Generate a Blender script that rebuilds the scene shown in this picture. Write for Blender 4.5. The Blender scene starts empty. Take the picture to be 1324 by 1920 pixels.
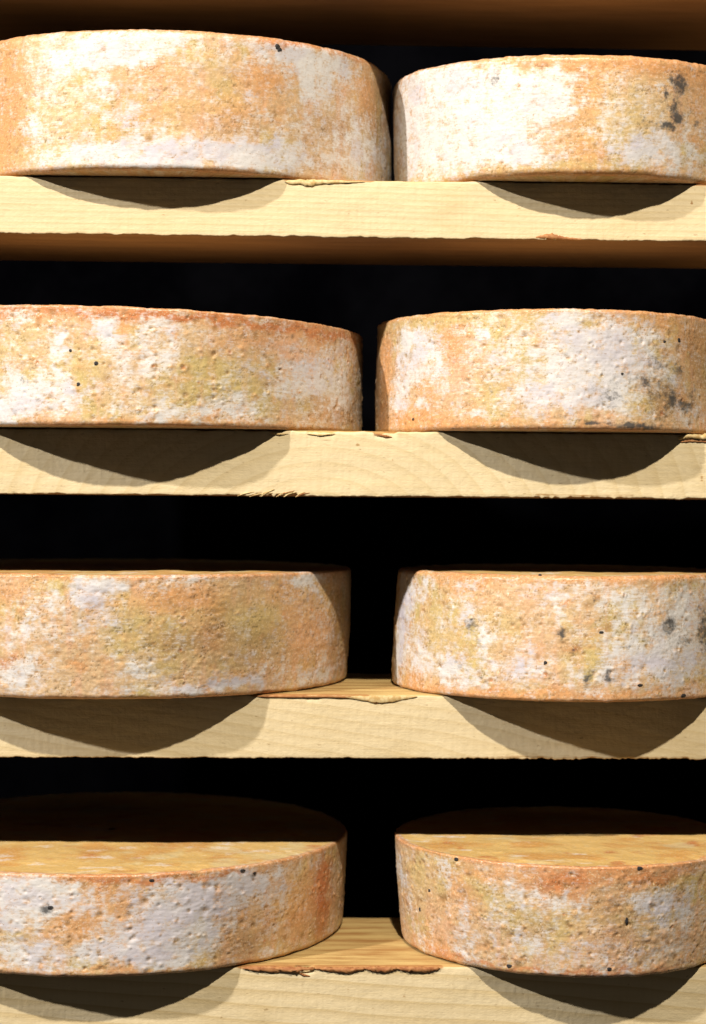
import bpy, math, random
import numpy as np
from mathutils import Matrix, Vector

# ------------------------------------------------------------------ camera, world, lamps, exposure
scene = bpy.context.scene
COL = scene.collection
cam_data = bpy.data.cameras.new('camera')
cam = bpy.data.objects.new('camera', cam_data)
COL.objects.link(cam)
cam_data.sensor_fit = 'VERTICAL'
cam_data.sensor_height = 36.0
cam_data.lens = 36.0 * 3500.0 / 1920.0
cam_data.clip_start = 0.05
cam_data.clip_end = 50.0
cam.matrix_world = Matrix((
    (0.9994784664, -0.0074961021, -0.0314102463, -0.04397506),
    (-0.0313659731, 0.0059524193, -0.9994902423, -1.39930918),
    (0.0076792479, 0.9999541875, 0.0057141924, 0.0),
    (0, 0, 0, 1)))
cam_data.dof.use_dof = True
cam_data.dof.focus_distance = 1.38
cam_data.dof.aperture_fstop = 6.3
scene.camera = cam

world = bpy.data.worlds.new('World')
scene.world = world
world.use_nodes = True
bg = world.node_tree.nodes['Background']
bg.inputs['Color'].default_value = (1.0, 0.88, 0.74, 1)
bg.inputs['Strength'].default_value = 0.036

def lamp(name, loc, power, color, radius):
    d = bpy.data.lights.new(name, 'POINT')
    d.energy = power
    d.color = color
    d.shadow_soft_size = radius
    o = bpy.data.objects.new(name, d)
    o.location = loc
    COL.objects.link(o)
    return o

lamp('ceiling_lamp', (0.04, -1.75, 1.80), 282.0, (1.0, 0.90, 0.76), 0.028)
lamp('side_lamp', (-3.60, -2.40, 2.50), 900.0, (1.0, 0.94, 0.90), 0.06)

scene.view_settings.view_transform = 'Standard'
scene.view_settings.look = 'None'
scene.view_settings.exposure = 0.0
scene.view_settings.gamma = 1.0
scene.cycles.max_bounces = 6
scene.cycles.diffuse_bounces = 1
scene.cycles.use_denoising = True

PX = 0.0004     # metres on the shelf fronts per pixel of the photograph

# ------------------------------------------------------------------ small helpers
def tag(o, label=None, cat=None, group=None, kind=None):
    if label: o['label'] = label
    if cat: o['category'] = cat
    if group: o['group'] = group
    if kind: o['kind'] = kind
    return o

def h32(ix, iy, seed):
    n = (ix.astype(np.int64) * 374761393 + iy.astype(np.int64) * 668265263 + seed * 1442695041) & 0xFFFFFFFF
    n = ((n ^ (n >> 13)) * 1274126177) & 0xFFFFFFFF
    n = n ^ (n >> 16)
    return (n & 0xFFFFFF) / float(0xFFFFFF)

def vnoise(x, y, seed):
    ix = np.floor(x); iy = np.floor(y)
    fx = x - ix; fy = y - iy
    fx = fx * fx * fx * (fx * (fx * 6 - 15) + 10)
    fy = fy * fy * fy * (fy * (fy * 6 - 15) + 10)
    a = h32(ix, iy, seed); b = h32(ix + 1, iy, seed)
    c = h32(ix, iy + 1, seed); d = h32(ix + 1, iy + 1, seed)
    return (a * (1 - fx) + b * fx) * (1 - fy) + (c * (1 - fx) + d * fx) * fy

def fbm(x, y, seed, octaves=4, gain=0.5):
    s = 0.0; amp = 1.0; tot = 0.0
    for k in range(octaves):
        s = s + amp * vnoise(x * 2 ** k + 17.3 * k, y * 2 ** k - 9.1 * k, seed + 31 * k)
        tot += amp; amp *= gain
    return s / tot

def sstep(a, b, x):
    t = np.clip((x - a) / (b - a), 0, 1)
    return t * t * (3 - 2 * t)

def grid_mesh(name, P, material, attrs=None, close_u=False, smooth=True):
    """P: (nu, nv, 3) points -> quad mesh"""
    nu, nv = P.shape[:2]
    idx = np.arange(nu * nv).reshape(nu, nv)
    if close_u:
        idx = np.vstack([idx, idx[:1]])
    q = np.stack([idx[:-1, :-1], idx[1:, :-1], idx[1:, 1:], idx[:-1, 1:]], -1).reshape(-1, 4)
    me = bpy.data.meshes.new(name)
    me.vertices.add(nu * nv)
    me.vertices.foreach_set('co', P.reshape(-1).astype(np.float32))
    me.loops.add(q.size)
    me.loops.foreach_set('vertex_index', q.reshape(-1).astype(np.int32))
    me.polygons.add(len(q))
    me.polygons.foreach_set('loop_start', (np.arange(len(q)) * 4).astype(np.int32))
    me.polygons.foreach_set('loop_total', np.full(len(q), 4, np.int32))
    me.polygons.foreach_set('use_smooth', np.full(len(q), smooth, bool))
    me.update(calc_edges=True)
    for an, val in (attrs or {}).items():
        if val.ndim == 2:
            a = me.attributes.new(an, 'FLOAT', 'POINT')
            a.data.foreach_set('value', val.reshape(-1).astype(np.float32))
        elif an.endswith('color'):
            a = me.attributes.new(an, 'FLOAT_COLOR', 'POINT')
            v4 = np.concatenate([val, np.ones(val.shape[:2] + (1,))], -1)
            a.data.foreach_set('color', v4.reshape(-1).astype(np.float32))
        else:
            a = me.attributes.new(an, 'FLOAT_VECTOR', 'POINT')
            a.data.foreach_set('vector', val.reshape(-1).astype(np.float32))
    me.materials.append(material)
    return me

def link(name, me, parent=None, loc=None):
    o = bpy.data.objects.new(name, me)
    COL.objects.link(o)
    if parent: o.parent = parent
    if loc is not None: o.location = loc
    return o

# ------------------------------------------------------------------ materials
class NT:
    def __init__(self, name):
        self.mat = bpy.data.materials.new(name)
        self.mat.use_nodes = True
        self.t = self.mat.node_tree
        self.bsdf = self.t.nodes['Principled BSDF']
    def n(self, typ, **kw):
        nd = self.t.nodes.new(typ)
        for k, v in kw.items():
            setattr(nd, k, v)
        return nd
    def l(self, a, b):
        self.t.links.new(a, b)
    def _in(self, sock, v):
        if isinstance(v, bpy.types.NodeSocket): self.l(v, sock)
        else: sock.default_value = v
    def m(self, op, a, b=0.0, c=0.0, clamp=False):
        nd = self.n('ShaderNodeMath', operation=op); nd.use_clamp = clamp
        self._in(nd.inputs[0], a); self._in(nd.inputs[1], b); self._in(nd.inputs[2], c)
        return nd.outputs[0]
    def ss(self, x, a, b):
        nd = self.n('ShaderNodeMapRange', interpolation_type='SMOOTHSTEP')
        self._in(nd.inputs[0], x); self._in(nd.inputs[1], a); self._in(nd.inputs[2], b)
        return nd.outputs[0]
    def mix(self, f, a, b, mode='MIX'):
        nd = self.n('ShaderNodeMix', data_type='RGBA', blend_type=mode)
        self._in(nd.inputs['Factor'], f)
        self._in(nd.inputs[6], a); self._in(nd.inputs[7], b)
        return nd.outputs[2]
    def noise(self, vec, scale, detail=3.0, rough=0.55, dist=0.0):
        nd = self.n('ShaderNodeTexNoise')
        self.l(vec, nd.inputs['Vector'])
        nd.inputs['Scale'].default_value = scale
        nd.inputs['Detail'].default_value = detail
        nd.inputs['Roughness'].default_value = rough
        nd.inputs['Distortion'].default_value = dist
        return nd.outputs[0]
    def attr(self, name):
        return self.n('ShaderNodeAttribute', attribute_name=name)
    def mapping(self, vec, scale=(1, 1, 1), loc=(0, 0, 0), rot=(0, 0, 0)):
        nd = self.n('ShaderNodeMapping')
        self.l(vec, nd.inputs[0])
        nd.inputs['Location'].default_value = loc
        nd.inputs['Rotation'].default_value = rot
        nd.inputs['Scale'].default_value = scale
        return nd.outputs[0]

def rgb(*c): return (c[0], c[1], c[2], 1.0)

def rind_material():
    k = NT('cheese_rind')
    rc = k.attr('rc').outputs['Vector']            # millimetres along and up the rind
    base = k.attr('rind_color').outputs['Color']
    bcol = k.attr('bloom_color').outputs['Color']
    bloom = k.attr('bloom').outputs['Fac']
    mould = k.attr('mould').outputs['Fac']
    nA = k.noise(k.mapping(rc, (0.30, 0.42, 0.42)), 1.0, 5, 0.62)
    nB = k.noise(k.mapping(rc, (0.42, 0.75, 0.6)), 1.0, 3, 0.65)
    nC = k.noise(k.mapping(rc, (0.09, 0.95, 0.6)), 1.0, 2, 0.6)     # cloth lines round the wheel
    grain = k.m('ADD', k.m('MULTIPLY', nB, 0.6), k.m('MULTIPLY', nC, 0.4))
    v = k.m('ADD', bloom, k.m('MULTIPLY', k.m('SUBTRACT', nA, 0.5), 0.95))
    v = k.m('ADD', v, k.m('MULTIPLY', k.m('SUBTRACT', grain, 0.5), 1.5))
    fac = k.m('MULTIPLY', k.ss(v, 0.14, 1.02), 0.97)
    tone = k.m('ADD', 0.66, k.m('MULTIPLY', grain, 0.36))
    tone = k.m('ADD', tone, k.m('MULTIPLY', nA, 0.34))
    comb = k.n('ShaderNodeCombineColor')
    for i in range(3): k.l(tone, comb.inputs[i])
    colb = k.mix(1.0, base, comb.outputs[0], 'MULTIPLY')
    nF = k.noise(k.mapping(rc, (0.75, 0.8, 0.8), (31, 7, 3)), 1.0, 1, 0.5)
    nG = k.noise(k.mapping(rc, (0.5, 0.75, 0.6), (3, 57, 9)), 1.0, 2, 0.5)
    colb = k.mix(k.m('MULTIPLY', k.ss(nF, 0.60, 0.70), 0.55), colb, rgb(0.84, 0.70, 0.46))
    tone2 = k.m('ADD', 0.80, k.m('MULTIPLY', grain, 0.36))
    comb2 = k.n('ShaderNodeCombineColor')
    for i in range(3): k.l(tone2, comb2.inputs[i])
    colw = k.mix(1.0, bcol, comb2.outputs[0], 'MULTIPLY')
    col = k.mix(fac, colb, colw)
    col = k.mix(k.m('MULTIPLY', k.ss(nG, 0.64, 0.76), 0.60), col, rgb(0.36, 0.20, 0.085))
    nM = k.noise(k.mapping(rc, (0.22, 0.26, 0.4)), 1.0, 4, 0.7)
    mf = k.ss(k.m('ADD', mould, k.m('MULTIPLY', k.m('SUBTRACT', nM, 0.5), 2.6)), 0.20, 1.30)
    mf = k.m('MULTIPLY', mf, k.ss(mould, 0.04, 0.22))
    col = k.mix(k.m('MULTIPLY', mf, 0.92), col, rgb(0.075, 0.078, 0.08))
    k.l(col, k.bsdf.inputs['Base Color'])
    rough = k.m('ADD', 0.38, k.m('MULTIPLY', fac, 0.32))
    rough = k.m('SUBTRACT', rough, k.m('MULTIPLY', nB, 0.10))
    k.l(rough, k.bsdf.inputs['Roughness'])
    k.bsdf.inputs['Specular IOR Level'].default_value = 0.45
    hgt = k.m('ADD', k.m('MULTIPLY', nB, 0.55), k.m('MULTIPLY', nC, 0.25))
    hgt = k.m('ADD', hgt, k.m('MULTIPLY', nA, 0.7))
    bump = k.n('ShaderNodeBump')
    bump.inputs['Strength'].default_value = 0.42
    bump.inputs['Distance'].default_value = 0.00028
    k.l(hgt, bump.inputs['Height'])
    k.l(bump.outputs[0], k.bsdf.inputs['Normal'])
    return k.mat

def wood_material(name, kind, seed):
    k = NT(name)
    obj = k.n('ShaderNodeTexCoord').outputs['Object']
    sep = k.n('ShaderNodeSeparateXYZ'); k.l(obj, sep.inputs[0])
    x, y, z = sep.outputs
    warp = k.noise(k.mapping(obj, (5, 8, 14), (seed, seed * 2, 0)), 1.0, 2, 0.5)
    warp = k.m('SUBTRACT', warp, 0.5)
    if kind == 'fine':
        t = k.m('ADD', z, k.m('ADD', k.m('MULTIPLY', warp, 0.010), k.m('MULTIPLY', x, 0.012)))
        t = k.m('DIVIDE', t, 0.0046); amt = 0.5
    elif kind == 'arch':
        dx = k.m('SUBTRACT', x, -0.028); dz = k.m('ADD', z, 0.075)
        r = k.m('SQRT', k.m('ADD', k.m('POWER', k.m('ABSOLUTE', k.m('MULTIPLY', dx, 0.62)), 2.0), k.m('POWER', dz, 2.0)))
        t = k.m('DIVIDE', k.m('ADD', r, k.m('MULTIPLY', warp, 0.012)), 0.0105); amt = 0.40
    elif kind == 'slant':
        t = k.m('ADD', z, k.m('ADD', k.m('MULTIPLY', warp, 0.022), k.m('MULTIPLY', x, 0.17)))
        t = k.m('DIVIDE', t, 0.0098); amt = 0.45
    else:                                            # broad rings
        t = k.m('ADD', z, k.m('ADD', k.m('MULTIPLY', warp, 0.014), k.m('MULTIPLY', x, 0.075)))
        t = k.m('DIVIDE', t, 0.0112); amt = 0.75
    saw = k.m('FRACT', t)
    ring = k.m('POWER', saw, 3.0)
    ring = k.m('MULTIPLY', ring, k.ss(saw, 1.0, 0.90))
    fib = k.noise(k.mapping(obj, (22, 260, 420), (seed, 0, 0)), 1.0, 3, 0.6)
    blot = k.noise(k.mapping(obj, (9, 14, 20), (0, seed, seed)), 1.0, 3, 0.6)
    fuzz = k.noise(k.mapping(obj, (330, 700, 620), (0, 0, seed)), 1.0, 3, 0.65)
    sawm = k.noise(k.mapping(obj, (260, 30, 9), (seed, 0, 0)), 1.0, 2, 0.5)
    pale, late = rgb(0.83, 0.69, 0.43), rgb(0.60, 0.43, 0.18)
    c = k.mix(k.m('MULTIPLY', ring, amt), pale, late)
    c = k.mix(k.m('MULTIPLY', k.ss(fib, 0.42, 0.75), 0.30), c, rgb(0.68, 0.52, 0.24))
    c = k.mix(k.m('MULTIPLY', k.ss(blot, 0.50, 0.80), 0.50), c, rgb(0.66, 0.48, 0.21))
    c = k.mix(k.m('MULTIPLY', k.ss(sawm, 0.40, 0.75), 0.12), c, rgb(0.55, 0.42, 0.22))
    # dark pores and tiny brown flecks
    fl = k.noise(k.mapping(obj, (150, 300, 330), (seed * 3, 0, 1)), 1.0, 2, 0.5)
    c = k.mix(k.m('MULTIPLY', k.ss(fl, 0.66, 0.78), 0.60), c, rgb(0.34, 0.21, 0.08))
    # oily stained top and weathered orange edge
    top = k.attr('topface').outputs['Fac']
    edge = k.attr('edge').outputs['Fac']
    ng = k.noise(k.mapping(obj, (14, 90, 40), (seed, 1, 0)), 1.0, 4, 0.6)
    tc = k.mix(k.ss(ng, 0.35, 0.68), rgb(0.70, 0.50, 0.20), rgb(0.44, 0.23, 0.075))
    c = k.mix(top, c, tc)
    en = k.m('ADD', edge, k.m('MULTIPLY', k.m('SUBTRACT', ng, 0.5), 0.8))
    c = k.mix(k.m('MULTIPLY', k.ss(en, 0.4, 0.8), 0.9), c, rgb(0.46, 0.22, 0.075))
    und = k.attr('underside').outputs['Fac']  # shade under the board put into the colour as a darker brown
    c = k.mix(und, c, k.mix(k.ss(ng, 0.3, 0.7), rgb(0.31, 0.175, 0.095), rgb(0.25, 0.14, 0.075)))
    torn = k.attr('torn').outputs['Fac']
    c = k.mix(k.ss(k.m('ADD', torn, k.m('MULTIPLY', k.m('SUBTRACT', fib, 0.5), 1.0)), 0.45, 0.7), c, rgb(0.45, 0.26, 0.10))
    k.l(c, k.bsdf.inputs['Base Color'])
    k.bsdf.inputs['Roughness'].default_value = 0.72
    k.bsdf.inputs['Specular IOR Level'].default_value = 0.25
    hgt = k.m('ADD', k.m('MULTIPLY', fib, 0.6), k.m('ADD', k.m('MULTIPLY', fuzz, 0.9), k.m('MULTIPLY', sawm, 0.5)))
    bump = k.n('ShaderNodeBump')
    bump.inputs['Strength'].default_value = 0.5
    bump.inputs['Distance'].default_value = 0.0006
    k.l(hgt, bump.inputs['Height'])
    k.l(bump.outputs[0], k.bsdf.inputs['Normal'])
    return k.mat

def simple_noise_material(name, a, b, scale, rough=0.7, bump_d=0.0004):
    k = NT(name)
    obj = k.n('ShaderNodeTexCoord').outputs['Object']
    n = k.noise(obj, scale, 4, 0.6)
    k.l(k.mix(k.ss(n, 0.3, 0.7), rgb(*a), rgb(*b)), k.bsdf.inputs['Base Color'])
    k.bsdf.inputs['Roughness'].default_value = rough
    bm = k.n('ShaderNodeBump'); bm.inputs['Distance'].default_value = bump_d
    bm.inputs['Strength'].default_value = 0.6
    k.l(n, bm.inputs['Height']); k.l(bm.outputs[0], k.bsdf.inputs['Normal'])
    return k.mat

RIND = rind_material()
SPECK = simple_noise_material('black_mould', (0.012, 0.011, 0.012), (0.05, 0.045, 0.045), 900)
BARK = simple_noise_material('orange_wane', (0.52, 0.25, 0.09), (0.34, 0.12, 0.035), 260)
CHIP = simple_noise_material('torn_pale_wood', (0.80, 0.64, 0.33), (0.58, 0.37, 0.13), 300)
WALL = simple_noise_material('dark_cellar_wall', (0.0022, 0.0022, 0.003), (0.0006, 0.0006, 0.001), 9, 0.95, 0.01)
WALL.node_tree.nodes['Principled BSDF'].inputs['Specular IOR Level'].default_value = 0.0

# ------------------------------------------------------------------ back wall (dark, far behind)
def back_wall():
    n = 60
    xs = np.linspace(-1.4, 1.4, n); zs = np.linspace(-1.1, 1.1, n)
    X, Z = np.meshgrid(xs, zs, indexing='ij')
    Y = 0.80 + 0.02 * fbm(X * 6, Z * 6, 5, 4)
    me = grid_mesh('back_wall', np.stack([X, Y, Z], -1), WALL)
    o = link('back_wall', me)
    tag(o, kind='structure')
back_wall()

# ------------------------------------------------------------------ wooden shelves
XS = np.concatenate([np.linspace(-0.56, -0.31, 40)[:-1], np.linspace(-0.31, 0.31, 820), np.linspace(0.31, 0.56, 40)[1:]])

def shelf(yf, ztop, zbot, depth, kind, seed, label, edge_spans=(), chips=(), tears=(), spots=()):
    """one plank, front face at y = yf; profile runs from the top back round the front to the bottom back"""
    th = ztop - zbot
    mat = wood_material('pine_plank_' + kind, kind, seed)
    # profile points: (y, z, kind)
    prof = []
    for t in np.linspace(1, 0, 14): prof.append((0.0016 + (depth - 0.0016) * t ** 1.6, 0.0))
    for a in np.linspace(20, 70, 3): prof.append((0.0016 - 0.0016 * math.sin(math.radians(a)), -0.0016 + 0.0016 * math.cos(math.radians(a))))
    for t in np.linspace(0, 1, 26): prof.append((0.0, -0.0016 - (th - 0.0028) * t))
    for a in np.linspace(30, 60, 2): prof.append((0.0012 - 0.0012 * math.cos(math.radians(a)), -th + 0.0012 - 0.0012 * math.sin(math.radians(a))))
    for t in np.linspace(0, 1, 10): prof.append((0.0012 + (depth - 0.0012) * t ** 1.5, -th))
    prof.append((depth, -th * 0.5))
    prof = np.array(prof)
    n, m = len(XS), len(prof)
    P = np.zeros((n, m, 3))
    X = np.repeat(XS[:, None], m, 1)
    Yp = np.repeat(prof[None, :, 0], n, 0).copy(); Zp = np.repeat(prof[None, :, 1], n, 0).copy()
    front = (prof[:, 0] < 0.0013)[None, :]
    # saw-rough face
    rough = (fbm(X * 300, Zp * 900, seed, 3) - 0.5) * 0.0004 + (fbm(X * 30, Zp * 60, seed + 3, 3) - 0.5) * 0.0009
    Yp += np.where(front, rough, 0)
    Zp += (fbm(X * 40, Yp * 60, seed + 8, 3) - 0.5) * 0.0007 * (np.abs(Zp) < 1e-4)
    # ragged edges: how far down each edge is worn
    wear_t = np.abs(fbm(XS * 55, XS * 0, seed + 11, 4) - 0.5) * 0.0022
    wear_b = (fbm(XS * 90, XS * 0 + 5, seed + 13, 5, 0.7) - 0.5) * 0.0022
    for (x0, x1, dpt) in chips:
        wear_t += dpt * sstep(x0 - 0.001, x0 + 0.002, XS) * sstep(x1 + 0.004, x1 - 0.002, XS) * (0.5 + fbm(XS * 250, XS * 0, seed + 4, 3))
    for (x0, x1, dpt) in tears:
        wear_b += dpt * sstep(x0 - 0.002, x0 + 0.004, XS) * sstep(x1 + 0.002, x1 - 0.004, XS) * (vnoise(XS * 420, XS * 0, seed + 6) - 0.25) * 1.6
    near_top = np.exp(-((Zp) / 0.0035) ** 2) * (Yp < 0.004)
    near_bot = np.exp(-((Zp + th) / 0.003) ** 2) * (Yp < 0.003)
    Zp -= near_top * wear_t[:, None]
    Yp += near_top * wear_t[:, None] * 0.9 * (Yp < 0.002)
    Zp += near_bot * wear_b[:, None]
    P[..., 0] = X; P[..., 1] = Yp; P[..., 2] = Zp
    topf = np.where((np.arange(m) < 15)[None, :], 1.0, 0.0) * np.ones((n, 1))
    e = np.exp(-((Zp + 0.0006) / 0.0016) ** 2) * (Yp < 0.006)
    span = np.zeros(n) + 0.15
    for (x0, x1, s) in edge_spans:
        span = np.maximum(span, s * sstep(x0 - 0.004, x0 + 0.004, XS) * sstep(x1 + 0.004, x1 - 0.004, XS))
    edge = e * span[:, None]
    torn = np.zeros((n, m))
    for (x0, x1, dpt) in chips:
        w = sstep(x0 - 0.002, x0 + 0.002, XS) * sstep(x1 + 0.002, x1 - 0.002, XS)
        torn = np.maximum(torn, 0.62 * w[:, None] * np.exp(-((Zp + 0.0035) / 0.0016) ** 2) * front)
    for (x0, x1, dpt) in tears:
        w = sstep(x0 - 0.002, x0 + 0.004, XS) * sstep(x1 + 0.002, x1 - 0.004, XS)
        torn = np.maximum(torn, 0.60 * w[:, None] * np.exp(-((Zp + th - 0.002) / 0.0022) ** 2) * front)
    for (qx, qz, ra, rb, st) in spots:                     # knots and brown flecks, mm below the top edge
        torn = np.maximum(torn, st * front * np.exp(-((X - qx) / ra) ** 2 - ((Zp + qz) / rb) ** 2))
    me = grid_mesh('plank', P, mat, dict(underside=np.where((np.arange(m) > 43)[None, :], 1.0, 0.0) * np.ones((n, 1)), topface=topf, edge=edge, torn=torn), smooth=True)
    # close the back and both ends
    me2 = me
    import bmesh
    bm = bmesh.new(); bm.from_mesh(me2); bm.verts.ensure_lookup_table()
    for i in range(n - 1):
        bm.faces.new((bm.verts[i * m + m - 1], bm.verts[(i + 1) * m + m - 1], bm.verts[(i + 1) * m], bm.verts[i * m]))
    bm.faces.new([bm.verts[j] for j in range(m)])
    bm.faces.new([bm.verts[(n - 1) * m + j] for j in range(m - 1, -1, -1)])
    bmesh.ops.recalc_face_normals(bm, faces=bm.faces[:])
    for ed in bm.edges:
        if len(ed.link_faces) == 2 and ed.calc_face_angle(0) > 0.7: ed.smooth = False
    bm.to_mesh(me2); bm.free()
    o = link('wooden_shelf', me2, None, (0, yf, ztop))
    tag(o, label, 'shelf', 'pine shelf boards of the cheese rack')
    return o

def strip(name, parent, pts, mat, seed, sides=8, jag=0.25):
    """lumpy sliver of wood along a chain of (x, y, z, half_height, half_depth), in the shelf's own space"""
    pts = np.array(pts)
    n = 26
    t = np.linspace(0, len(pts) - 1, n)
    C = np.stack([np.interp(t, np.arange(len(pts)), pts[:, k]) for k in range(5)], -1)
    rng = np.random.RandomState(seed)
    ang = np.linspace(0, 2 * math.pi, sides, endpoint=False)
    P = np.zeros((n, sides, 3))
    for i in range(n):
        f = 1.0 if 0 < i < n - 1 else 0.05
        jr = 1 + jag * rng.randn(sides)
        P[i, :, 0] = C[i, 0] + rng.randn(sides) * 0.0002
        P[i, :, 1] = C[i, 1] + np.cos(ang) * C[i, 4] * f * jr
        P[i, :, 2] = C[i, 2] + np.sin(ang) * C[i, 3] * f * jr
    Pc = np.transpose(P, (1, 0, 2))
    me = grid_mesh(name, Pc, mat, close_u=True)
    return link(name, me, parent)

def sx(p): return (p - 662) * PX

def light_blocker(x):  # added board out of view, keeps the side lamp from reaching behind the wheels
    import bmesh
    bm = bmesh.new()
    bmesh.ops.create_cube(bm, size=1.0)
    for v in bm.verts: v.co = Vector((v.co.x * 0.03, v.co.y * 0.42 + 0.215, v.co.z * 1.0 + 0.0))
    bmesh.ops.bevel(bm, geom=bm.edges[:], offset=0.002, segments=2, affect='EDGES')
    me = bpy.data.meshes.new('light_blocker'); bm.to_mesh(me); bm.free()
    me.materials.append(CHIP)
    o = link('light_blocker', me, None, (x, 0, 0)); tag(o, kind='structure')
light_blocker(-0.577); light_blocker(0.577)

s_top = shelf(0.0, 0.440, 0.3955, 0.22, 'fine', 3, 'top shelf board at the upper frame edge with only its brown underside in view')
s1 = shelf(0.0, 0.241, 0.1978, 0.16, 'fine', 7, 'brightest pale pine shelf board, under the two cheese wheels of the top row',
           edge_spans=((sx(525), sx(700), 0.9), (sx(1290), sx(1330), 0.7)), chips=((sx(545), sx(592), 0.0014),), tears=((sx(1000), sx(1060), 0.0010),), spots=((sx(1296), .014, .0018, .0022, .9), (sx(448), .023, .0014, .001, .75), (sx(890), .006, .001, .004, .6), (sx(610), .029, .002, .002, .5)))
s2 = shelf(0.004, 0.053, 0.0037, 0.18, 'arch', 12, 'pine shelf board with arched grain and a splintered lower edge, second row',
           edge_spans=((sx(500), sx(560), 0.5), (sx(660), sx(740), 0.5)), chips=((sx(500), sx(530), 0.0008), (sx(575), sx(625), 0.001), (sx(700), sx(738), 0.0016)),
           tears=((sx(470), sx(565), 0.0016), (sx(1000), sx(1200), 0.0006)), spots=((sx(670), .010, .003, .0016, .8), (sx(647), .016, .002, .0014, .65), (sx(736), .021, .0016, .0018, .75), (sx(612), .011, .006, .0014, .6), (sx(1322), .034, .002, .003, .7), (sx(610), .007, .009, .0012, .6)))
s3 = shelf(0.026, -0.148, -0.1966, 0.177, 'slant', 21, 'pine shelf board with slanting grain and a loose peeling sliver on its top edge',
           edge_spans=((sx(470), sx(700), 1.0),), chips=((sx(575), sx(600), 0.0012),), tears=((sx(860), sx(1330), 0.0006),), spots=((sx(660), .021, .0016, .001, .7), (sx(868), .010, .002, .001, .75), (sx(612), .031, .001, .001, .6), (sx(530), .021, .006, .006, .45), (sx(780), .025, .001, .0012, .6), (sx(1050), .012, .0016, .0008, .6)))
s4 = shelf(0.0, -0.3495, -0.399, 0.165, 'broad', 33, 'lowest pine shelf board with broad dark grain and an orange lumpy front edge',
           edge_spans=((sx(450), sx(840), 1.0),), chips=((sx(560), sx(590), 0.003),), spots=((sx(765), .022, .0026, .002, .7), (sx(763), .034, .002, .006, .5), (sx(885), .009, .0014, .0016, .75), (sx(660), .017, .0024, .009, .5)))

# slivers and torn edges
strip('wood_splinter', s1, [(sx(530), -.0003, -.0022, .0012, .0008), (sx(565), -.0004, -.0028, .0022, .001), (sx(580), -.0005, -.0030, .0026, .0009), (sx(592), -.0004, -.0022, .0018, .001), (sx(640), -.0003, -.0018, .0011, .0007), (sx(680), 0, -.0016, .0004, .0004)], CHIP, 1)
strip('wood_splinter', s1, [(sx(1000), .0002, -.0415, .0006, .0005), (sx(1030), -.0002, -.0405, .002, .0008), (sx(1055), -.0002, -.042, .0012, .0007), (sx(1090), .0002, -.0428, .0004, .0005)], BARK, 2)
strip('wood_splinter', s2, [(sx(1276), -.0004, -.0032, .0012, .0008), (sx(1295), -.0012, -.002, .0016, .0012), (sx(1330), -.0012, -.0024, .0018, .0012), (sx(1380), -.0004, -.003, .001, .0008)], CHIP, 3)
strip('wood_splinter', s2, [(sx(1280), -.0002, -.0062, .0005, .0004), (sx(1300), -.0004, -.0052, .0009, .0006), (sx(1340), -.0004, -.006, .0008, .0006), (sx(1380), -.0002, -.0065, .0004, .0004)], BARK, 4)
strip('wood_splinter', s2, [(sx(505), 0, -.0022, .0003, .0003), (sx(522), -.0004, -.0030, .0009, .0006), (sx(540), 0, -.0026, .0003, .0003)], CHIP, 5)
strip('wood_splinter', s2, [(sx(575), 0, -.0026, .0003, .0003), (sx(600), -.0004, -.0034, .0008, .0006), (sx(628), 0, -.0022, .0003, .0003)], CHIP, 8)
strip('wood_splinter', s2, [(sx(700), 0, -.0020, .0003, .0003), (sx(722), -.0005, -.0038, .0010, .0006), (sx(735), 0, -.0046, .0003, .0003)], BARK, 9)
rng = random.Random(4)
for i in range(10):
    p = rng.choice((448, 470, 492, 505, 514, 523, 532, 541, 550, 560)) + rng.uniform(-6, 6) if i else 556
    L = rng.uniform(18, 46)
    dz = rng.uniform(.0018, .0048)
    strip('wood_splinter', s2, [(sx(p), -.0003, -.0496 - rng.uniform(0, .0008), .0002, .0003), (sx(p + L * .4), -.0004, -.0488 + dz * .4, .0005, .0004), (sx(p + L), 0, -.0490 + dz, .0002, .0002)], CHIP if i % 5 else BARK, 40 + i, 6)
strip('peeling_sliver', s3, [(sx(560), -.0003, -.0012, .0008, .0006), (sx(660), -.0004, -.0014, .0010, .0007), (sx(690), -.0005, -.0026, .0020, .0005), (sx(712), -.0008, -.0034, .0030, .0005), (sx(740), -.0007, -.0030, .0026, .0005), (sx(765), -.0005, -.0020, .0015, .0005), (sx(790), -.0003, -.0010, .0006, .0005)], CHIP, 6, 8, .12)
strip('wood_splinter', s3, [(sx(478), -.0002, -.0012, .0005, .0005), (sx(540), -.0005, -.0014, .0009, .0008), (sx(640), -.0005, -.0012, .0010, .0008), (sx(680), -.0002, -.0018, .0009, .0006), (sx(706), -.0004, -.0054, .0006, .0006), (sx(716), -.0003, -.0062, .0004, .0004)], BARK, 7)
for i, (a, b) in enumerate(((461, 598), (596, 692), (690, 752), (750, 832))):
    strip('wane_strip', s4, [(sx(a), -.0003, -.0012, .0008, .0006), (sx(a + (b - a) * .3), -.0010, -.0016, .0018, .0012), (sx(a + (b - a) * .7), -.0011, -.0020 - .0006 * (i == 1), .0019, .0013), (sx(b), -.0003, -.0012, .0009, .0007)], BARK, 60 + i, 10, .3)
strip('wood_splinter', s4, [(sx(566), -.0001, -.0045, .0003, .0003), (sx(575), -.0004, -.0060, .0010, .0005), (sx(588), -.0001, -.0072, .0003, .0003)], BARK, 70)

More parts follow.
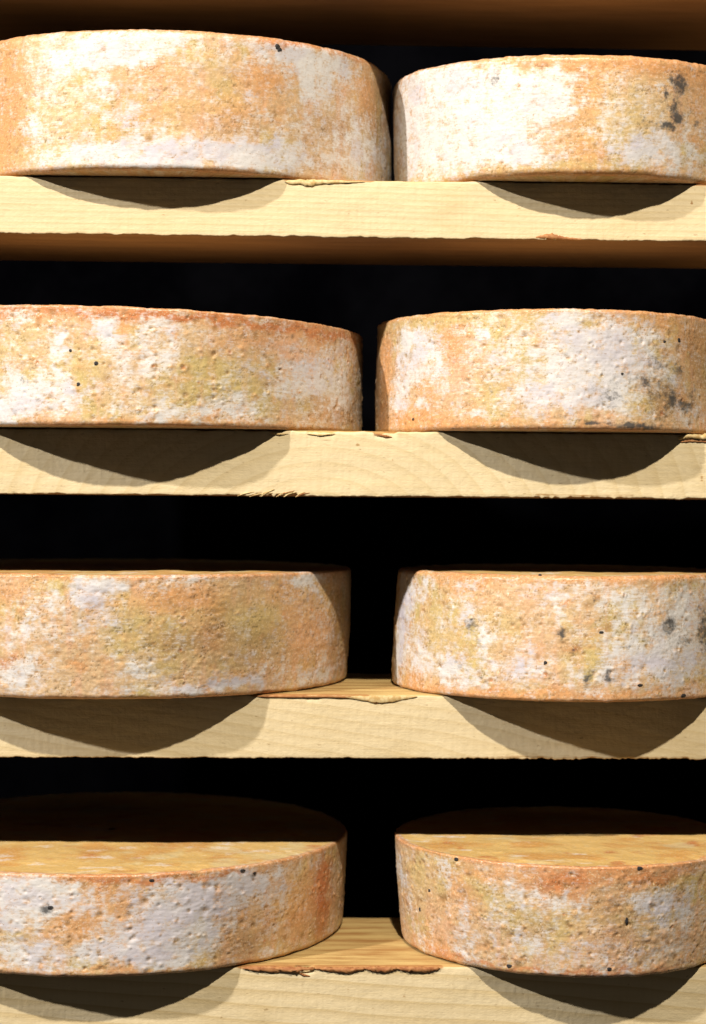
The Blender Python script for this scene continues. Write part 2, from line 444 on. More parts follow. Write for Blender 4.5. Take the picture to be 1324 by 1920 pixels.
# ------------------------------------------------------------------ the cheese wheels
# kind, degrees from the front, height fraction, half width mm, half height mm, strength
PAINT = {
  '1L': '''W -10.3 0.84 49.3 14.1 1; W -20.7 0.724 22 15.8 0.5; W -11.6 0.615 12.2 5.9 0.6; W -12.9 0.101 37.2 8.6 1; W 5.5 0.117 47.3 9.4 1; W 20.4 0.127 37.8 7.9 0.9; W -29.3 0.308 10.8 15.1 0.9; W 32.7 0.863 26.2 14 1; W 40.5 0.744 16.1 20.2 0.8; W 49.6 0.871 23.2 22.5 0.7; W 32.7 0.171 33.6 10 0.7; W 51.7 0.368 44.9 24.7 0.5; W 64.8 0.275 42.1 25.3 0.5; L -4.2 0.349 15.7 9.8 0.6; L 5.5 0.147 39.2 7.8 0.6; L 24.3 0.221 30.3 7.1 0.5; W -9.1 0.82 24.1 9.8 0.8; W 0.7 0.895 23.5 7 0.7; O -36.6 0.541 18 68.3 1.3; O 0.7 0.669 31.3 13.7 0.6; O 1.9 0.407 35.2 15.6 0.4; O 27 0.687 22.2 16.7 1; O 17.8 0.432 24.5 11.8 0.7; O 59.9 0.693 22.1 23 1; O 52.8 0.751 14.3 7.4 0.5; R 33.4 0.981 29 4 1; R 49.6 0.997 41.6 3.7 0.7; B 47.6 0.427 32 16.3 0.7; B 64.8 0.478 31.6 29.5 0.5; B 38.8 0.155 37.4 8.1 0.4; P -23.5 0.768 27.4 19.8 0.4; P 9.2 0.377 23.5 11.8 0.4; Y 7.9 0.789 15.7 5.9 0.4; B 19.1 0.34 24.8 7.1 0.4; Y -19.4 0.456 21.7 23.6 0.3''',
  '1R': '''W -51.7 0.76 67 24.3 1.4; W -56.9 0.508 65.1 28.6 1.2; W -40.7 0.445 30.2 24 1.3; W -26.1 0.717 18.9 23.6 1.1; W -11.3 0.738 15.6 13.7 1; W -24.4 0.447 20.7 23.6 0.8; W -20.2 0.164 16.1 5.5 0.9; W -12.1 0.562 13.7 15.6 0.7; W 11.4 0.526 25.3 19.5 0.5; W 18.4 0.229 27.1 9.8 0.8; W 34.7 0.317 23.5 15.9 0.4; W -72.7 0.678 12.5 46 0.6; W 1.4 0.384 7.9 11.7 0.5; L 14.8 0.266 26.1 11.7 0.4; O -1.8 0.713 19.6 11.7 0.9; O -3.4 0.294 13.7 23.4 0.7; O 6.3 0.926 97.6 7.8 1.3; O 24 0.909 45.5 10.2 1.1; O -0.2 0.559 11.8 31.2 0.7; O 37.1 0.641 12.2 23.9 0.6; Y 11.4 0.482 29.6 23.4 0.7; Y -8.1 0.065 56.3 4.7 0.9; O 6.3 0.043 74.1 3.5 0.8; O -17.8 0.347 8.7 15.7 0.5; O 38.3 0.338 11.3 5.6 0.8; R 4.7 0.187 8 7.8 0.5; O -37.8 1.02 28.8 3.2 0.7; Y -31.3 0.485 6.6 15.8 0.5; P -17.8 0.79 15.9 15.7 0.4; B -75.2 0.408 21 16.8 0.4; M 29.1 0.783 7.2 7.9 1.1; M 26 0.817 4.9 3.2 0.9; M 24 0.696 3.8 3.5 0.9; M 27.7 0.586 4.5 9.5 0.9; M 25.2 0.431 7.8 3.5 1.1; M 28.5 0.512 6.1 5.5 1.1; M 20.2 0.455 5.5 3.1 0.5; M 27 0.629 17.1 19.7 0.35; M -29.5 0.837 6 8.7 0.6; M 36.6 0.499 4.2 2.8 0.7; M 17.1 0.483 3.1 2.7 0.5''',
  '2L': '''W -18.3 0.244 30.2 10.2 1.1; W -28.3 0.136 24.4 9.9 1; W -4.1 0.78 10.1 14 1; W -15 0.679 6.6 7 1; W -28.7 0.952 14.6 6.3 0.8; W -24.6 0.902 9.2 4.7 0.7; W -15.6 0.536 5.8 11.7 0.8; W 6.9 0.875 17.5 6.2 0.7; W 18.2 0.144 49.4 6.3 0.7; W 8.1 0.63 19.5 15.6 0.4; W 50.3 0.513 49.9 24.4 0.45; W 62.5 0.445 52 29.1 0.45; L 46.4 0.598 24 16.2 0.4; W 2 0.447 15.5 15.5 0.35; W 30.3 0.27 27.3 11.9 0.4; W -26.8 0.362 19 7.9 0.6; L -22.5 0.178 27 7.8 0.5; R 11.9 0.938 184.8 3.5 1.4; R 44.6 0.911 73.8 3.2 1.2; O -16.9 0.895 25.4 4.7 0.6; O 1.2 0.84 4.7 10.1 1; R 0.8 0.603 3.1 3.1 0.7; O 34.7 0.804 34.1 9.5 0.9; P 41.1 0.726 32.6 12 0.8; O 50.3 0.866 19.6 5.7 0.8; R 48.9 0.895 7.5 4.1 0.8; O 21 0.133 7.4 6.3 1.2; Y -10.4 0.489 18.1 15.6 0.7; Y 26.1 0.47 26 17.7 0.6; Y -23.9 0.721 18.2 11.8 0.6; O 23.4 0.737 16.8 9.8 0.5; B 62.5 0.204 52 10 0.6; O 11.9 0.027 158.8 2.3 0.9; B 74.4 0.619 21.3 38.4 0.5; Y 2 0.223 23.3 11.7 0.4; Y 15.6 0.547 19.9 11.7 0.5; M -24.6 0.369 4.6 2.8 0.5; M -22.5 0.494 3.6 2.4 0.3''',
  '2R': '''W -56.8 0.663 19.6 22.4 1; W -45.6 0.535 10.7 22.1 0.9; W -26.7 0.835 5.1 7.1 1; W 6.1 0.69 30.6 17.5 1.1; W -2.1 0.513 23.6 15.6 1; W -8.6 0.337 19.5 13.6 0.9; W 13 0.475 21.2 17.6 1; W 22.2 0.791 18.7 15.7 0.6; W -31.2 0.123 7.9 5.5 0.9; W -52.3 0.218 3.7 9.7 1; W 9.5 0.277 24.9 9.8 0.8; W -18.5 0.645 24.2 19.6 0.45; W -18.5 0.251 24.2 13.7 0.6; L 13 0.651 25.5 19.5 0.6; L 4.5 0.296 20 11.7 0.5; W 30.4 0.536 13.2 9.9 0.9; W 42.8 0.193 21.3 8 0.7; W -2.1 0.905 19.6 6.2 0.7; W -63.1 0.284 12.5 16.4 0.6; O -75 0.579 14.6 46 1.2; O -38.2 0.749 14.4 25.9 1; P -40.3 0.484 19.8 19.9 0.7; O -56.8 0.095 50.4 7.3 1.1; O -49.1 0.336 10.3 16.1 0.8; Y -49.1 0.944 80.3 5.6 0.9; O 28.3 0.909 43.1 7.9 0.8; O 45.8 0.782 23.6 16.1 0.6; B 49.1 0.607 17.2 24.2 0.7; Y -25.3 0.275 12.5 17.7 1; Y -14.4 0.513 15.8 19.5 0.6; Y 4.5 0.864 8 5.5 0.8; O -38.2 0.06 64.7 3.2 1; O 13 0.024 113.1 2 0.8; B 30.4 0.358 21.3 15.8 0.6; Y 2.8 0.383 11.9 11.7 0.3; B 37.4 0.232 24.9 9.9 0.5; M 24.2 0.419 4.8 4.7 1; M 33.8 0.273 7.8 8.7 1; M 12.1 0.278 10.1 5.5 0.6; M 37.9 0.523 5.5 5.6 0.8; M 41.4 0.245 9.3 4.8 1; M 27.2 0.311 10 3.2 0.6; M 6.1 0.048 6.4 1.9 1; M 20.3 0.055 21 2.4 1.1; M 28.3 0.577 12.7 5.9 0.5; M -25.3 0.319 3.3 5.5 0.4; M 28.3 0.378 25.8 15.8 0.4; M 13 0.322 19.1 9.8 0.35; M 45.8 0.332 9 7.2 0.5''',
  '3L': '''W 0.4 0.856 12.6 11 1.1; W -9 0.755 6.5 10.2 0.8; W -14.8 0.582 5 17.8 0.8; W -18.9 0.195 14.9 9.9 1; W 31.8 0.119 32.8 4.8 0.8; W 10.2 0.271 14.2 8.7 0.9; W 17.9 0.087 24.4 4 0.6; W 2.7 0.908 23.6 5.5 0.6; W 55 0.958 21 6.7 1; W 56.1 0.74 18.5 20.9 0.45; W 58.5 0.137 35 7.6 0.7; W 65.3 0.495 25.5 21.3 0.35; L 0.4 0.822 15.7 9.4 0.6; L 30.5 0.121 27.5 4 0.5; W -20.2 0.513 6.2 6.3 0.6; W 19.1 0.957 16.4 4 0.6; W -12.6 0.286 12.4 11.8 0.5; W 6.1 0.611 7.9 6.3 0.5; O 14.3 0.78 28 13.8 0.9; O 22.7 0.819 25.3 8.7 0.9; O 44.6 0.8 23.1 12.3 0.9; R 26.5 0.515 17.4 9.6 0.6; O -18.9 0.855 17.5 9.9 0.7; R -19.5 0.3 8.8 5.5 0.8; O -3.1 0.292 7.9 3.9 1; R 27.2 0.687 13.2 8 0.6; O 59.7 0.552 37.1 29.4 0.8; B 68.7 0.487 19.3 38.6 0.7; Y 8.5 0.568 13.8 13.8 1; Y 37.5 0.589 35.8 20.2 1.1; Y 17.9 0.544 16.3 9.9 0.9; B 17.9 0.437 24.4 9.9 0.7; Y 16.7 0.288 20.2 7.9 0.9; B 40.6 0.497 37.9 12.2 0.5; R 47.2 0.664 6 4.9 0.6; O 14.3 1.026 137.1 2.4 0.6; O 50.9 0.435 20 24.8 0.7; B 37.5 0.327 35.8 8.1 0.4; M 10.8 0.419 11.8 3.9 0.3; M 42.1 0.451 21.9 4.1 0.25''',
  '3R': '''W -79.5 0.627 14.9 46.8 1.2; L -76.8 0.721 14.8 29.6 1.2; W -46.4 0.207 34 9.7 1; W -40.9 0.68 10 9.7 0.6; W -33.4 0.474 5.4 13.6 1; W -64.2 0.34 21.3 16.6 0.7; W 26.3 0.404 48.3 23.8 0.6; W 12.9 0.812 21.5 15.8 0.5; W 35.2 0.738 24 16 0.6; W -10.6 0.788 15.8 11.8 0.4; L 28.4 0.274 37.8 11.9 0.5; L -20.6 0.318 16.3 11.9 0.4; W -17.3 0.278 24.2 7.9 0.5; W 7.7 0.244 16.5 7.9 0.5; L -38.9 0.639 14.6 8 0.3; W -10.6 0.956 15.8 5.5 0.5; W -60.8 0.897 10.7 8.3 0.7; Y -52.4 0.492 40 24.5 0.8; O -35 0.959 54.1 4 1.1; O 7.7 0.993 95 3.1 0.9; O -35 0.054 97.1 4.8 1.1; O 7.7 0.063 82.1 3.1 0.9; P -24.1 0.78 20.9 11.9 0.6; P -17.3 0.405 24.2 15.8 0.4; Y -27.6 0.65 17.1 15.9 0.6; Y -0.8 0.37 23.9 15.7 0.4; O -40.9 0.83 20.1 5.6 0.5; B 5.9 0.644 6.5 5.5 0.7; R -4.7 0.412 5.5 3.9 0.9; R -7.7 0.755 3.1 2.4 0.7; B 0.9 0.833 3.2 4.7 0.7; O 12 0.285 8.5 15.8 0.4; O -67.9 0.11 20.6 7.5 0.8; M -38.9 0.596 8.7 4.8 0.7; M -8.2 0.536 3.5 3.9 1; M -0.1 0.219 3.2 5.1 0.9; M 6.5 0.211 3.7 3.9 1; M 27.9 0.615 6.1 8 0.9; M 43.8 0.558 8.7 18.6 0.9; M 35.2 0.481 9.4 5.6 0.6; M -42 0.248 10.1 4.8 0.4; M 0.9 0.824 2.8 4.7 0.6; M 12 0.433 4.2 3.2 0.6; M -4.9 0.403 2.8 2.8 0.8; M -34 0.175 3.6 2.4 0.4; M 24.2 0.49 14.6 7.9 0.3; M -12.3 0.198 3.9 3.2 0.4''',
  '4L': '''W -11.4 0.74 28.6 14.8 1.3; W -5.6 0.8 19.7 11.7 1; W -15 0.886 16.8 7.8 0.8; W -12.6 0.225 24.7 11.7 1; W 12.6 0.328 23.5 19.5 0.9; W 22 0.712 24.9 13.4 0.8; W 30.8 0.832 27.3 11.9 0.7; W 40.7 0.885 21.1 6.4 0.7; W 26.9 0.433 21.7 15.8 0.6; W 18.4 0.234 24.3 9.4 0.8; W 3.5 0.265 15.6 7.8 0.6; L 14.9 0.476 23.8 19.6 0.8; L 25.7 0.698 34.5 15.8 0.8; L 37.7 0.796 25.1 12 0.6; W 42.2 0.556 27.3 16.1 0.35; W 49 0.725 18.8 8.2 0.4; W -17.5 0.468 8.6 11.8 0.6; L 4.6 0.289 15.6 11.7 0.5; O 2.4 0.879 15.6 11.7 0.9; O -1 0.521 23.3 15.6 0.9; O 8 0.746 15.6 23.4 0.6; R 4.6 0.965 38.9 3.1 0.9; R 28.2 0.947 54.2 3.2 0.8; R 14.3 0.915 11.8 3.1 1; O 52.8 0.535 43.9 24.7 0.8; R 63.3 0.56 13.7 29.4 1.3; R 65.4 0.265 14.8 16.9 1; O 30.8 0.257 27.3 11.9 0.5; Y -16.3 0.369 10.1 6.3 0.7; O 34.9 0.496 9.5 8 0.6; B 26.9 0.745 6 4.7 0.4; B 34.2 0.658 7.5 12 0.5; O 10.3 0.066 109 2.3 0.8; B 59.4 0.208 35.8 12.5 0.5; O -15 0.963 25.2 3.9 0.6; B 36.3 0.225 29.5 8 0.5; M -7.6 0.68 4 3.1 0.9; M 38.6 0.897 3.5 2.4 0.8; M 18.4 0.724 2.4 2 0.3''',
  '4R': '''W -77.5 0.675 10.5 10 0.9; W -72.1 0.456 8.3 10 0.6; W -48.8 0.86 10.1 5.6 0.9; W -42.6 0.512 4.5 23.9 0.9; W -48.8 0.749 7.8 4 0.6; W 17.4 0.724 11.4 5.5 1; W -9.5 0.696 15.6 5.4 0.6; W -18.5 0.354 15.9 11.7 0.4; W -25.3 0.761 20.8 11.7 0.4; W 26.1 0.525 30.3 19.6 0.4; W 2.7 0.888 5.5 3.9 0.5; W -5.5 0.56 11.6 11.6 0.4; L 22.1 0.629 28.4 15.6 0.5; L -2.2 0.281 31.5 9.3 0.5; W -42.2 0.083 10 4.8 0.5; W -62.4 0.069 7.9 12.3 0.4; L -36.2 0.3 13.8 15.8 0.3; O -44.3 0.648 13.5 19.9 0.9; P -51.2 0.424 24.1 28.2 0.7; O -56.4 0.056 27.9 9.7 0.8; R -8.7 0.884 27.4 9.3 1.1; O 11.1 0.929 33.8 7 1; R 20.2 0.916 27.7 5.5 0.7; O -25.3 0.921 25 4.7 0.8; Y -28.8 0.61 17.1 15.7 0.9; Y -6.3 0.465 23.4 15.5 0.9; Y -62.4 0.708 25 24.5 0.7; P 6 0.372 28.4 15.5 0.6; O -3.9 0.701 15.6 11.6 0.5; B 11.1 0.367 25.2 15.5 0.5; B -18.5 0.448 15.9 15.6 0.4; R -18.5 0.049 142.3 2.3 0.8; B 6 0.653 16.1 11.6 0.5; O -36.2 0.87 28.1 5.5 0.5; P 34.9 0.353 23.6 19.7 0.5; M 16.4 0.594 8.7 5.4 0.35; M 6 0.279 8 3.9 0.3''',
}
SPECKS = {
  '1L': [(29.8, 0.935, 2.4, 2.4), (30.2, 0.91, 2.4, 2.0)],
  '1R': [],
  '2L': [(-6.5, 0.516, 1.8, 1.8), (-10.7, 0.346, 1.6, 1.6), (-12.7, 0.624, 1.4, 1.4)],
  '2R': [(-55.2, 0.111, 1.2, 1.2), (31.3, 0.758, 1.6, 1.2), (37.9, 0.778, 2.0, 2.0), (15.9, 0.473, 1.2, 1.2)],
  '3L': [],
  '3R': [(3.9, 0.556, 2.0, 1.2), (-13.4, 0.315, 1.6, 1.6), (-15.6, 0.996, 1.6, 1.6), (16.5, 0.144, 2.4, 1.2), (33.3, 0.042, 3.2, 1.6)],
  '4L': [(-7.6, 0.68, 2.4, 1.6), (35.4, 0.95, 2.8, 1.4), (14.3, 0.935, 2.4, 1.4), (38.6, 0.912, 1.6, 1.2)],
  '4R': [(-45.8, 0.968, 2.4, 1.6), (-59.0, 0.622, 1.6, 1.6), (-64.8, 0.419, 1.6, 2.0), (-27.1, 0.077, 2.4, 2.0), (5.2, 0.092, 2.0, 1.6), (14.1, 0.977, 2.8, 1.6), (10.4, 0.523, 1.6, 2.8)],
}

# linear colours of the rind's layers
TAN = np.array((0.69, 0.475, 0.265)); HUE = {
    'O': np.array((0.72, 0.365, 0.15)), 'R': np.array((0.58, 0.195, 0.065)), 'Y': np.array((0.63, 0.48, 0.20)),
    'B': np.array((0.40, 0.225, 0.095)), 'P': np.array((0.76, 0.44, 0.28))}
WHITE = np.array((0.79, 0.77, 0.745)); LILAC = np.array((0.66, 0.63, 0.69))

def paint_list(key):
    out = []
    for e in PAINT[key].split(';'):
        k, th, v, rs, rh, s = e.split()
        out.append((k, math.radians(float(th)), float(v), float(rs), float(rh), float(s)))
    return out

def colour_fields(key, S, V, R, H, seed, top=False):
    """S, V: mm along and up the rind. Returns colour, bloom colour, bloom, mould."""
    wx = (fbm(S / 16, V / 12, seed, 4, 0.6) - 0.5) * 22
    wx = wx + (fbm(S / 4, V / 4, seed + 3, 3) - 0.5) * 7
    wy = (fbm(S / 14 + 40, V / 12, seed + 5, 4, 0.6) - 0.5) * 16
    Sw, Vw = S + wx, V + wy
    n1 = fbm(S / 30, V / 22, seed + 9, 4)[..., None]
    n2 = fbm(S / 9, V / 6, seed + 10, 4)[..., None]
    col = TAN * (1 - sstep(.45, .75, n1)) + HUE['Y'] * sstep(.45, .75, n1)
    k2 = sstep(.50, .78, n2) * 0.5
    col = col * (1 - k2) + HUE['O'] * k2
    k3 = sstep(.52, .72, fbm(S / 6 + 31, V / 55, seed + 19, 3))[..., None] * 0.45
    col = col * (1 - k3) + HUE['P'] * k3
    bloom = np.zeros_like(S) + 0.31 + 0.55 * (fbm(S / 26, V / 18, seed + 12, 4) - 0.5)
    lil = np.zeros_like(S); mould = np.zeros_like(S)
    cover = np.ones_like(S)
    for (k, th, v, rs, rh, s) in ([] if top else paint_list(key)):
        du = (Sw - th * R * 1000) / rs; dv = (Vw - v * H * 1000) / rh
        g = np.exp(-(du * du + dv * dv) ** 1.0)
        if k == 'W': bloom = bloom + s * 0.76 * g * (1 - np.clip(bloom - .5, 0, .6))
        elif k == 'L': bloom = bloom + s * 0.5 * g * (1 - np.clip(bloom - .5, 0, .6)); lil = np.maximum(lil, g * min(1, s * 1.4))
        elif k == 'M': mould = np.maximum(mould, 1.25 * s * np.exp(-0.8 * (((S - th * R * 1000) * .55 + (Sw - th * R * 1000) * .45) ** 2 / rs ** 2 + ((V - v * H * 1000) * .55 + (Vw - v * H * 1000) * .45) ** 2 / rh ** 2)))
        else:
            a = np.clip(s * g, 0, 1)[..., None] * 0.92
            col = col * (1 - a) + HUE[k] * a
            bloom = bloom * (1 - 0.55 * a[..., 0])
    bloom = np.minimum(bloom, 0.92)
    bloom = bloom + 0.9 * (fbm(S / 7 + 3, V / 6.5, seed + 16, 4, 0.6) - 0.5) + 0.45 * (fbm(S / 2.6, V / 3.4, seed + 17, 3, 0.6) - 0.5)
    bloom = bloom + 0.34 * (fbm(S / 5 + 11, V / 45, seed + 18, 3) - 0.5)
    lil = np.clip(lil + 0.6 * sstep(.5, .75, fbm(S / 18 + 70, V / 14, seed + 14, 3)), 0, 1)[..., None]
    bcol = WHITE * (1 - lil) + LILAC * lil
    return col, bcol, bloom, mould

def speck_mesh(seed):
    import bmesh
    rng = random.Random(seed)
    bm = bmesh.new()
    bmesh.ops.create_icosphere(bm, subdivisions=2, radius=1.0)
    for v in bm.verts:
        v.co *= 0.75 + 0.5 * rng.random()
    me = bpy.data.meshes.new('mould_speck'); bm.to_mesh(me); bm.free()
    me.materials.append(SPECK)
    return me
SPECK_MESHES = [speck_mesh(i) for i in range(4)]

def cheese_wheel(key, label, xc, yc, ztop, R, H, seed, rb=0.0, rt=0.0, barrel=0.0, fil_b=0.006, fil_t=0.005,
                 slope=0.0, craters=220, crater_amp=1.0, columns=False, rough=1.0, gap=0.0005, lean=0.0, oval=1.0):
    root = bpy.data.objects.new('cheese_wheel', None)
    root.empty_display_size = 0.05
    root.location = (xc, yc, ztop)
    COL.objects.link(root)
    tag(root, label, 'cheese wheel', 'washed-rind cheese wheels on the shelves')
    rng = np.random.RandomState(seed)
    # angles: fine in front
    thA = np.linspace(-1.85, 1.85, 860)
    thB = np.linspace(1.85, 2 * math.pi - 1.85, 92)[1:-1]
    TH = np.concatenate([thA, thB])
    THs = np.where(TH > math.pi, TH - 2 * math.pi, TH)
    # profile: radius offset, height, outward normal
    prof = [(-R * 0.98, gap, 0, -1), (-R * 0.55, gap, 0, -1), (-0.03, gap, 0, -1), (-fil_b - 0.004, gap, 0, -1)]
    for a in np.linspace(0, 90, 9):
        a = math.radians(a)
        prof.append((-fil_b + fil_b * math.sin(a), gap + fil_b * (1 - math.cos(a)), math.sin(a), -math.cos(a)))
    for z in np.linspace(gap + fil_b, H - fil_t, 92)[1:-1]:
        prof.append((0, z, 1, 0))
    for a in np.linspace(0, 90, 9):
        a = math.radians(a)
        prof.append((-fil_t + fil_t * math.cos(a), H - fil_t + fil_t * math.sin(a), math.cos(a), math.sin(a)))
    prof.append((-fil_t - 0.0025, H, 0, 1))
    prof = np.array(prof)
    m = len(prof); n = len(TH)
    T = np.repeat(THs[:, None], m, 1)
    PR = np.repeat(prof[None, :, 0], n, 0); PZ = np.repeat(prof[None, :, 1], n, 0)
    NR = np.repeat(prof[None, :, 2], n, 0); NZ = np.repeat(prof[None, :, 3], n, 0)
    arc = np.concatenate([[0], np.cumsum(np.hypot(np.diff(prof[:, 0]), np.diff(prof[:, 1])))])
    i0 = int(np.argmax(prof[:, 0] > -1e-9)); arc = (arc - arc[i0] + prof[i0, 1]) * 1000
    S = T * R * 1000; V = np.repeat(arc[None, :], n, 0)
    v = PZ / H
    # whole-wheel shape
    rad = R + PR + rb * (1 - v) ** 1.6 + rt * v ** 2 + barrel * 4 * v * (1 - v)
    rad = rad + (fbm(T * 2.2 + 9, v * 0.8, seed + 20, 2) - 0.5) * 0.0035
    disp = (fbm(S / 22, V / 16, seed + 21, 4) - 0.5) * 0.0009 * rough
    disp += (fbm(S / 5.5, V / 3.2, seed + 22, 3) - 0.5) * 0.00024 * rough
    disp += (fbm(S / 1.9, V / 1.1, seed + 23, 2) - 0.5) * 0.00017 * rough
    disp += -np.abs(fbm(S / 9, V / 2.2, seed + 25, 3) - 0.5) * 0.0005 * rough      # short horizontal creases
    # wavy rims
    rim = np.exp(-((PZ - H) / 0.006) ** 2) * (fbm(S / 7, V * 0, seed + 26, 4) - 0.5) * 0.0011
    rim += np.exp(-((PZ) / 0.006) ** 2) * (fbm(S / 12, V * 0 + 3, seed + 27, 4) - 0.5) * 0.0014
    disp += rim
    col, bcol, bloom, mould = colour_fields(key, S, V, R, H, seed)
    # the rim just under the top and the foot are bare orange rind
    rt_w = np.exp(-((V - H * 1000) / 3.2) ** 2) + np.exp(-(V / 2.6) ** 2)
    rt_w = np.clip(rt_w * (0.55 + 0.9 * fbm(S / 15, V / 6, seed + 29, 3)), 0, 1)[..., None] * 0.75
    mixc = HUE['O'] * 0.55 + HUE['R'] * 0.45
    col = col * (1 - rt_w) + mixc * rt_w
    bloom = bloom * (1 - 0.6 * rt_w[..., 0])
    # fine horizontal creases and cloth lines show darker, crests paler
    cr = np.abs(fbm(S / 7, V / 1.9, seed + 61, 3) - 0.5)
    cw = (np.exp(-(cr / 0.018) ** 2) * sstep(.42, .62, fbm(S / 14, V / 9, seed + 62, 3)))[..., None]
    disp -= 0.00022 * cw[..., 0]
    col = col * (1 - 0.45 * cw * rough ** .5)
    bloom = bloom - 0.30 * cw[..., 0]
    sp = fbm(S / 1.6, V / 1.5, seed + 63, 2)
    col = col * (0.80 + 0.40 * sp[..., None])
    # pocks, blisters and little craters
    pz = prof[:, 1] * 1000
    for c in range(craters):
        ct = rng.uniform(-1.7, 1.7)
        if columns and rng.rand() < 0.75: ct = round(ct * R * 1000 / 11.0) * 11.0 / (R * 1000) + rng.normal(0, 0.004)
        cz = rng.uniform(0.06, 0.95) * H * 1000
        rr = rng.uniform(0.9, 1.7) if rng.rand() < .88 else rng.uniform(1.7, 2.7)
        amp = rng.uniform(0.18, 0.55) * 1e-3 * crater_amp
        kind = rng.choice(['blister', 'pit', 'crater'], p=[.47, .45, .08])
        a0, a1 = np.searchsorted(thA, [ct - rr * 3 / (R * 1000), ct + rr * 3 / (R * 1000)])
        b0, b1 = np.searchsorted(pz[4:-1], [cz - rr * 3, cz + rr * 3]); b0 += 4; b1 += 4
        if a1 <= a0 or b1 <= b0: continue
        sl = (slice(a0, a1), slice(b0, b1))
        d2 = (((S[sl] - ct * R * 1000) / 1.15) ** 2 + (PZ[sl] * 1000 - cz) ** 2) / rr ** 2
        g = np.exp(-d2)
        if kind == 'blister': disp[sl] += amp * g; ring = g * 0.35; tint = HUE['O']
        elif kind == 'pit': disp[sl] -= amp * 1.3 * g; ring = g * 0.8; tint = HUE['B']
        else:
            disp[sl] += amp * 0.7 * (np.exp(-(np.sqrt(d2) - 1.0) ** 2 / 0.16) - 0.9 * np.exp(-d2 / 0.35))
            ring = np.exp(-d2 / 0.5) * 0.8; tint = HUE['R'] if rng.rand() < .4 else HUE['Y']
        col[sl] = col[sl] * (1 - ring[..., None]) + tint * ring[..., None]
        bloom[sl] *= 1 - 0.5 * ring
    under = np.clip(1 - 1.0 * (PZ < gap + 1e-5), 0, 1)
    rad = rad + disp * NR
    Z = PZ + disp * NZ * under
    dpt = 1 - np.cos(T)                                        # 0 in front, 2 at the back
    Z = np.where(PZ > gap + 1e-5, gap + (Z - gap) * (1 + slope * dpt * R / H), Z)
    P = np.stack([rad * np.sin(T), -rad * np.cos(T) * oval, Z], -1)
    edge = P[:, -1, :].copy()
    P[..., 2] -= lean * P[..., 0] * np.clip(P[..., 2] / H, 0, 1)
    rc = np.stack([S, V, T * 0 + seed * 3.7], -1)
    me = grid_mesh('side_rind', P, RIND, dict(rind_color=col, bloom_color=bcol, bloom=bloom, mould=mould, rc=rc), close_u=True)
    link('side_rind', me, root)
    # the flat top, from the rim inwards
    rings = np.concatenate([np.linspace(1, 0.75, 34), np.linspace(0.75, 0.02, 40)[1:]])
    TP = np.zeros((n, len(rings), 3))
    for j, q in enumerate(rings):
        TP[:, j, 0] = edge[:, 0] * q; TP[:, j, 1] = edge[:, 1] * q
        zc = edge[:, 2].mean()
        TP[:, j, 2] = zc + (edge[:, 2] - zc) * q ** 40
        if slope: TP[:, j, 2] = gap + (H - gap) * (1 + slope * (1 - q * np.cos(THs)) * R / H) + (edge[:, 2] - (gap + (H - gap) * (1 + slope * (1 - np.cos(THs)) * R / H))) * q ** 40
    xm, ym = TP[..., 0] * 1000, TP[..., 1] * 1000
    und = (fbm(xm / 40, ym / 40, seed + 50, 3) - 0.5) * 0.0022 + (fbm(xm / 7, ym / 7, seed + 51, 3) - 0.5) * 0.0006
    TP[..., 2] += und * np.clip((1 - rings) * 14, 0, 1)[None, :]
    TP[..., 2] -= lean * TP[..., 0] * np.clip(TP[..., 2] / H, 0, 1)
    a = fbm(xm / 34, ym / 24, seed + 52, 4)[..., None]; b = fbm(xm / 24, ym / 20, seed + 53, 5, .6)[..., None]
    tcol = np.array((0.82, 0.54, 0.19)) * (1 - sstep(.46, .70, a)) + np.array((0.74, 0.40, 0.12)) * sstep(.46, .70, a)
    w = sstep(.60, .80, b) * .8
    tcol = tcol * (1 - w) + HUE['R'] * w
    w = sstep(.56, .74, fbm(xm / 26 + 9, ym / 24, seed + 54, 4))[..., None] * .6
    tcol = tcol * (1 - w) + np.array((.80, .66, .36)) * w
    ew = sstep(.988, 1.0, rings)[None, :, None] * np.ones((n, 1, 1)) * 0.75
    tcol = tcol * (1 - ew) + col[:, -1:, :] * ew
    tb = 0.06 + 0.5 * sstep(.60, .8, fbm(xm / 24 + 3, ym / 14, seed + 55, 4))
    rc2 = np.stack([xm, ym, xm * 0 + seed * 5.1], -1)
    bc2 = np.zeros(tcol.shape) + WHITE
    me = grid_mesh('top_rind', TP, RIND, dict(rind_color=tcol, bloom_color=bc2, bloom=tb, mould=tb * 0, rc=rc2), close_u=True)
    link('top_rind', me, root)
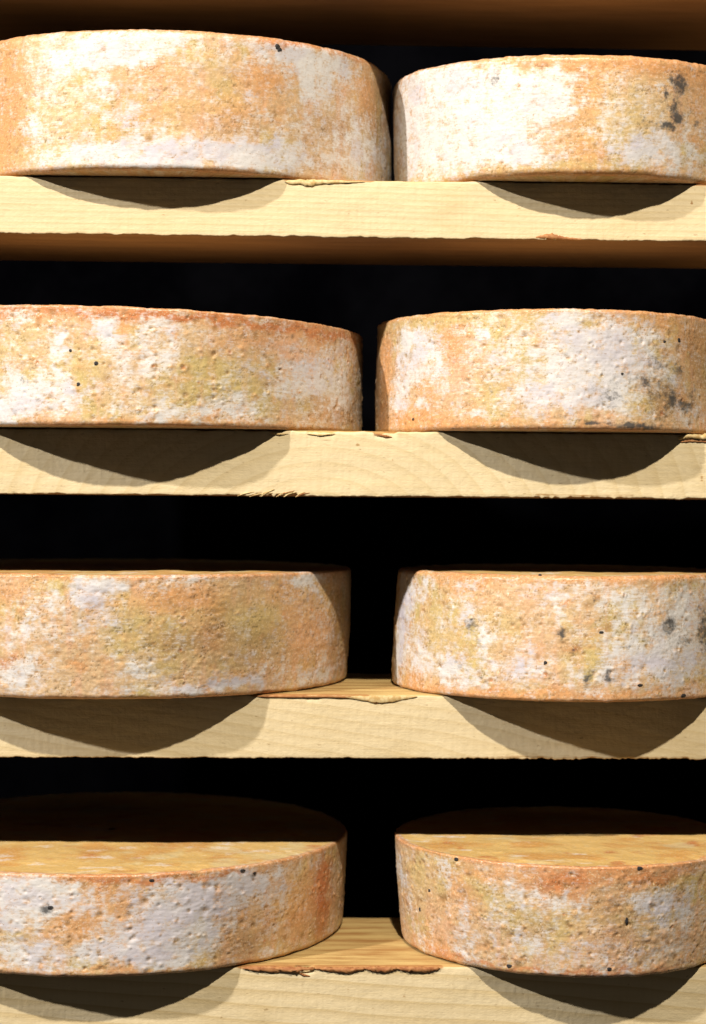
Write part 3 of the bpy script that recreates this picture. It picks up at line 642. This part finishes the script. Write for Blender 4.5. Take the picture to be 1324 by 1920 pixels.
    # black specks sitting in the rind
    for i, (deg, vv, a, b) in enumerate(SPECKS[key]):
        t = math.radians(deg)
        ia = int(np.argmin(np.abs(thA - t))); ib = 4 + int(np.argmin(np.abs(pz[4:-1] - vv * H * 1000)))
        p = P[ia, ib]
        s = link('mould_speck', SPECK_MESHES[i % 4], root, tuple(p))
        s.rotation_euler = (0, 0, t)
        s.scale = (a / 1200, 0.0006, b / 1200)
    return root

cheese_wheel('1L', 'tall cheese wheel in the top row, tan and orange with white bloom along its foot', -.1504, .1528, .241, .1840, .1035, 101,
             fil_b=.0045, fil_t=.006, slope=.025, craters=170, crater_amp=.6, rough=.9)
cheese_wheel('1R', 'whitest cheese wheel, heavily bloomed at its left with one dark grey mould streak, top row', .1722, .104, .241, .140, .0885, 202,
             rb=-.004, fil_b=.005, fil_t=.005, slope=.055, craters=120, crater_amp=.6, rough=1.0)
cheese_wheel('2L', 'low pocked cheese wheel with a red orange upper rim, beside the grey mouldy one', -.1679, .14, .053, .18, .0872, 303, lean=.032,
             fil_b=.004, fil_t=.002, craters=620, crater_amp=1.3, columns=True)
cheese_wheel('2R', 'cheese wheel with lined grey white bloom and dark mould blotches, above the slanting-grain shelf board', .1587, .1002, .053, .137, .0895, 404,
             fil_b=.004, fil_t=.0028, craters=320, crater_amp=1.2, rough=1.1)
cheese_wheel('3L', 'rough olive and orange cheese wheel with crumbly white patches, left of the peeling sliver', -.1902, .1695, -.148, 0.1935, .0925, 505,
             rb=-.003, barrel=.001, fil_b=.004, fil_t=.0025, craters=260, crater_amp=1.1, rough=1.6)
cheese_wheel('3R', 'buff cheese wheel with pale lilac edge and scattered grey spots, right of peeling sliver', .1748, .113, -.148, .137, .094, 606,
             rb=.001, rt=-.004, fil_b=.003, fil_t=.0035, craters=340, crater_amp=1.2, rough=1.2)
cheese_wheel('4L', 'flat cheese wheel in the bottom row with lilac white patches and bare yellow top', -.1941, .1575, -.3495, .1955, .076, 707,
             rb=-.002, fil_b=.004, fil_t=.002, craters=560, crater_amp=1.4, columns=True)
cheese_wheel('4R', 'pinkish pimpled cheese wheel with black specks and a clear yellow orange top', .1771, .0938, -.3495, .137, .0835, 808,
             rb=-.006, fil_b=.004, fil_t=.0015, craters=620, crater_amp=1.3, rough=1.2)
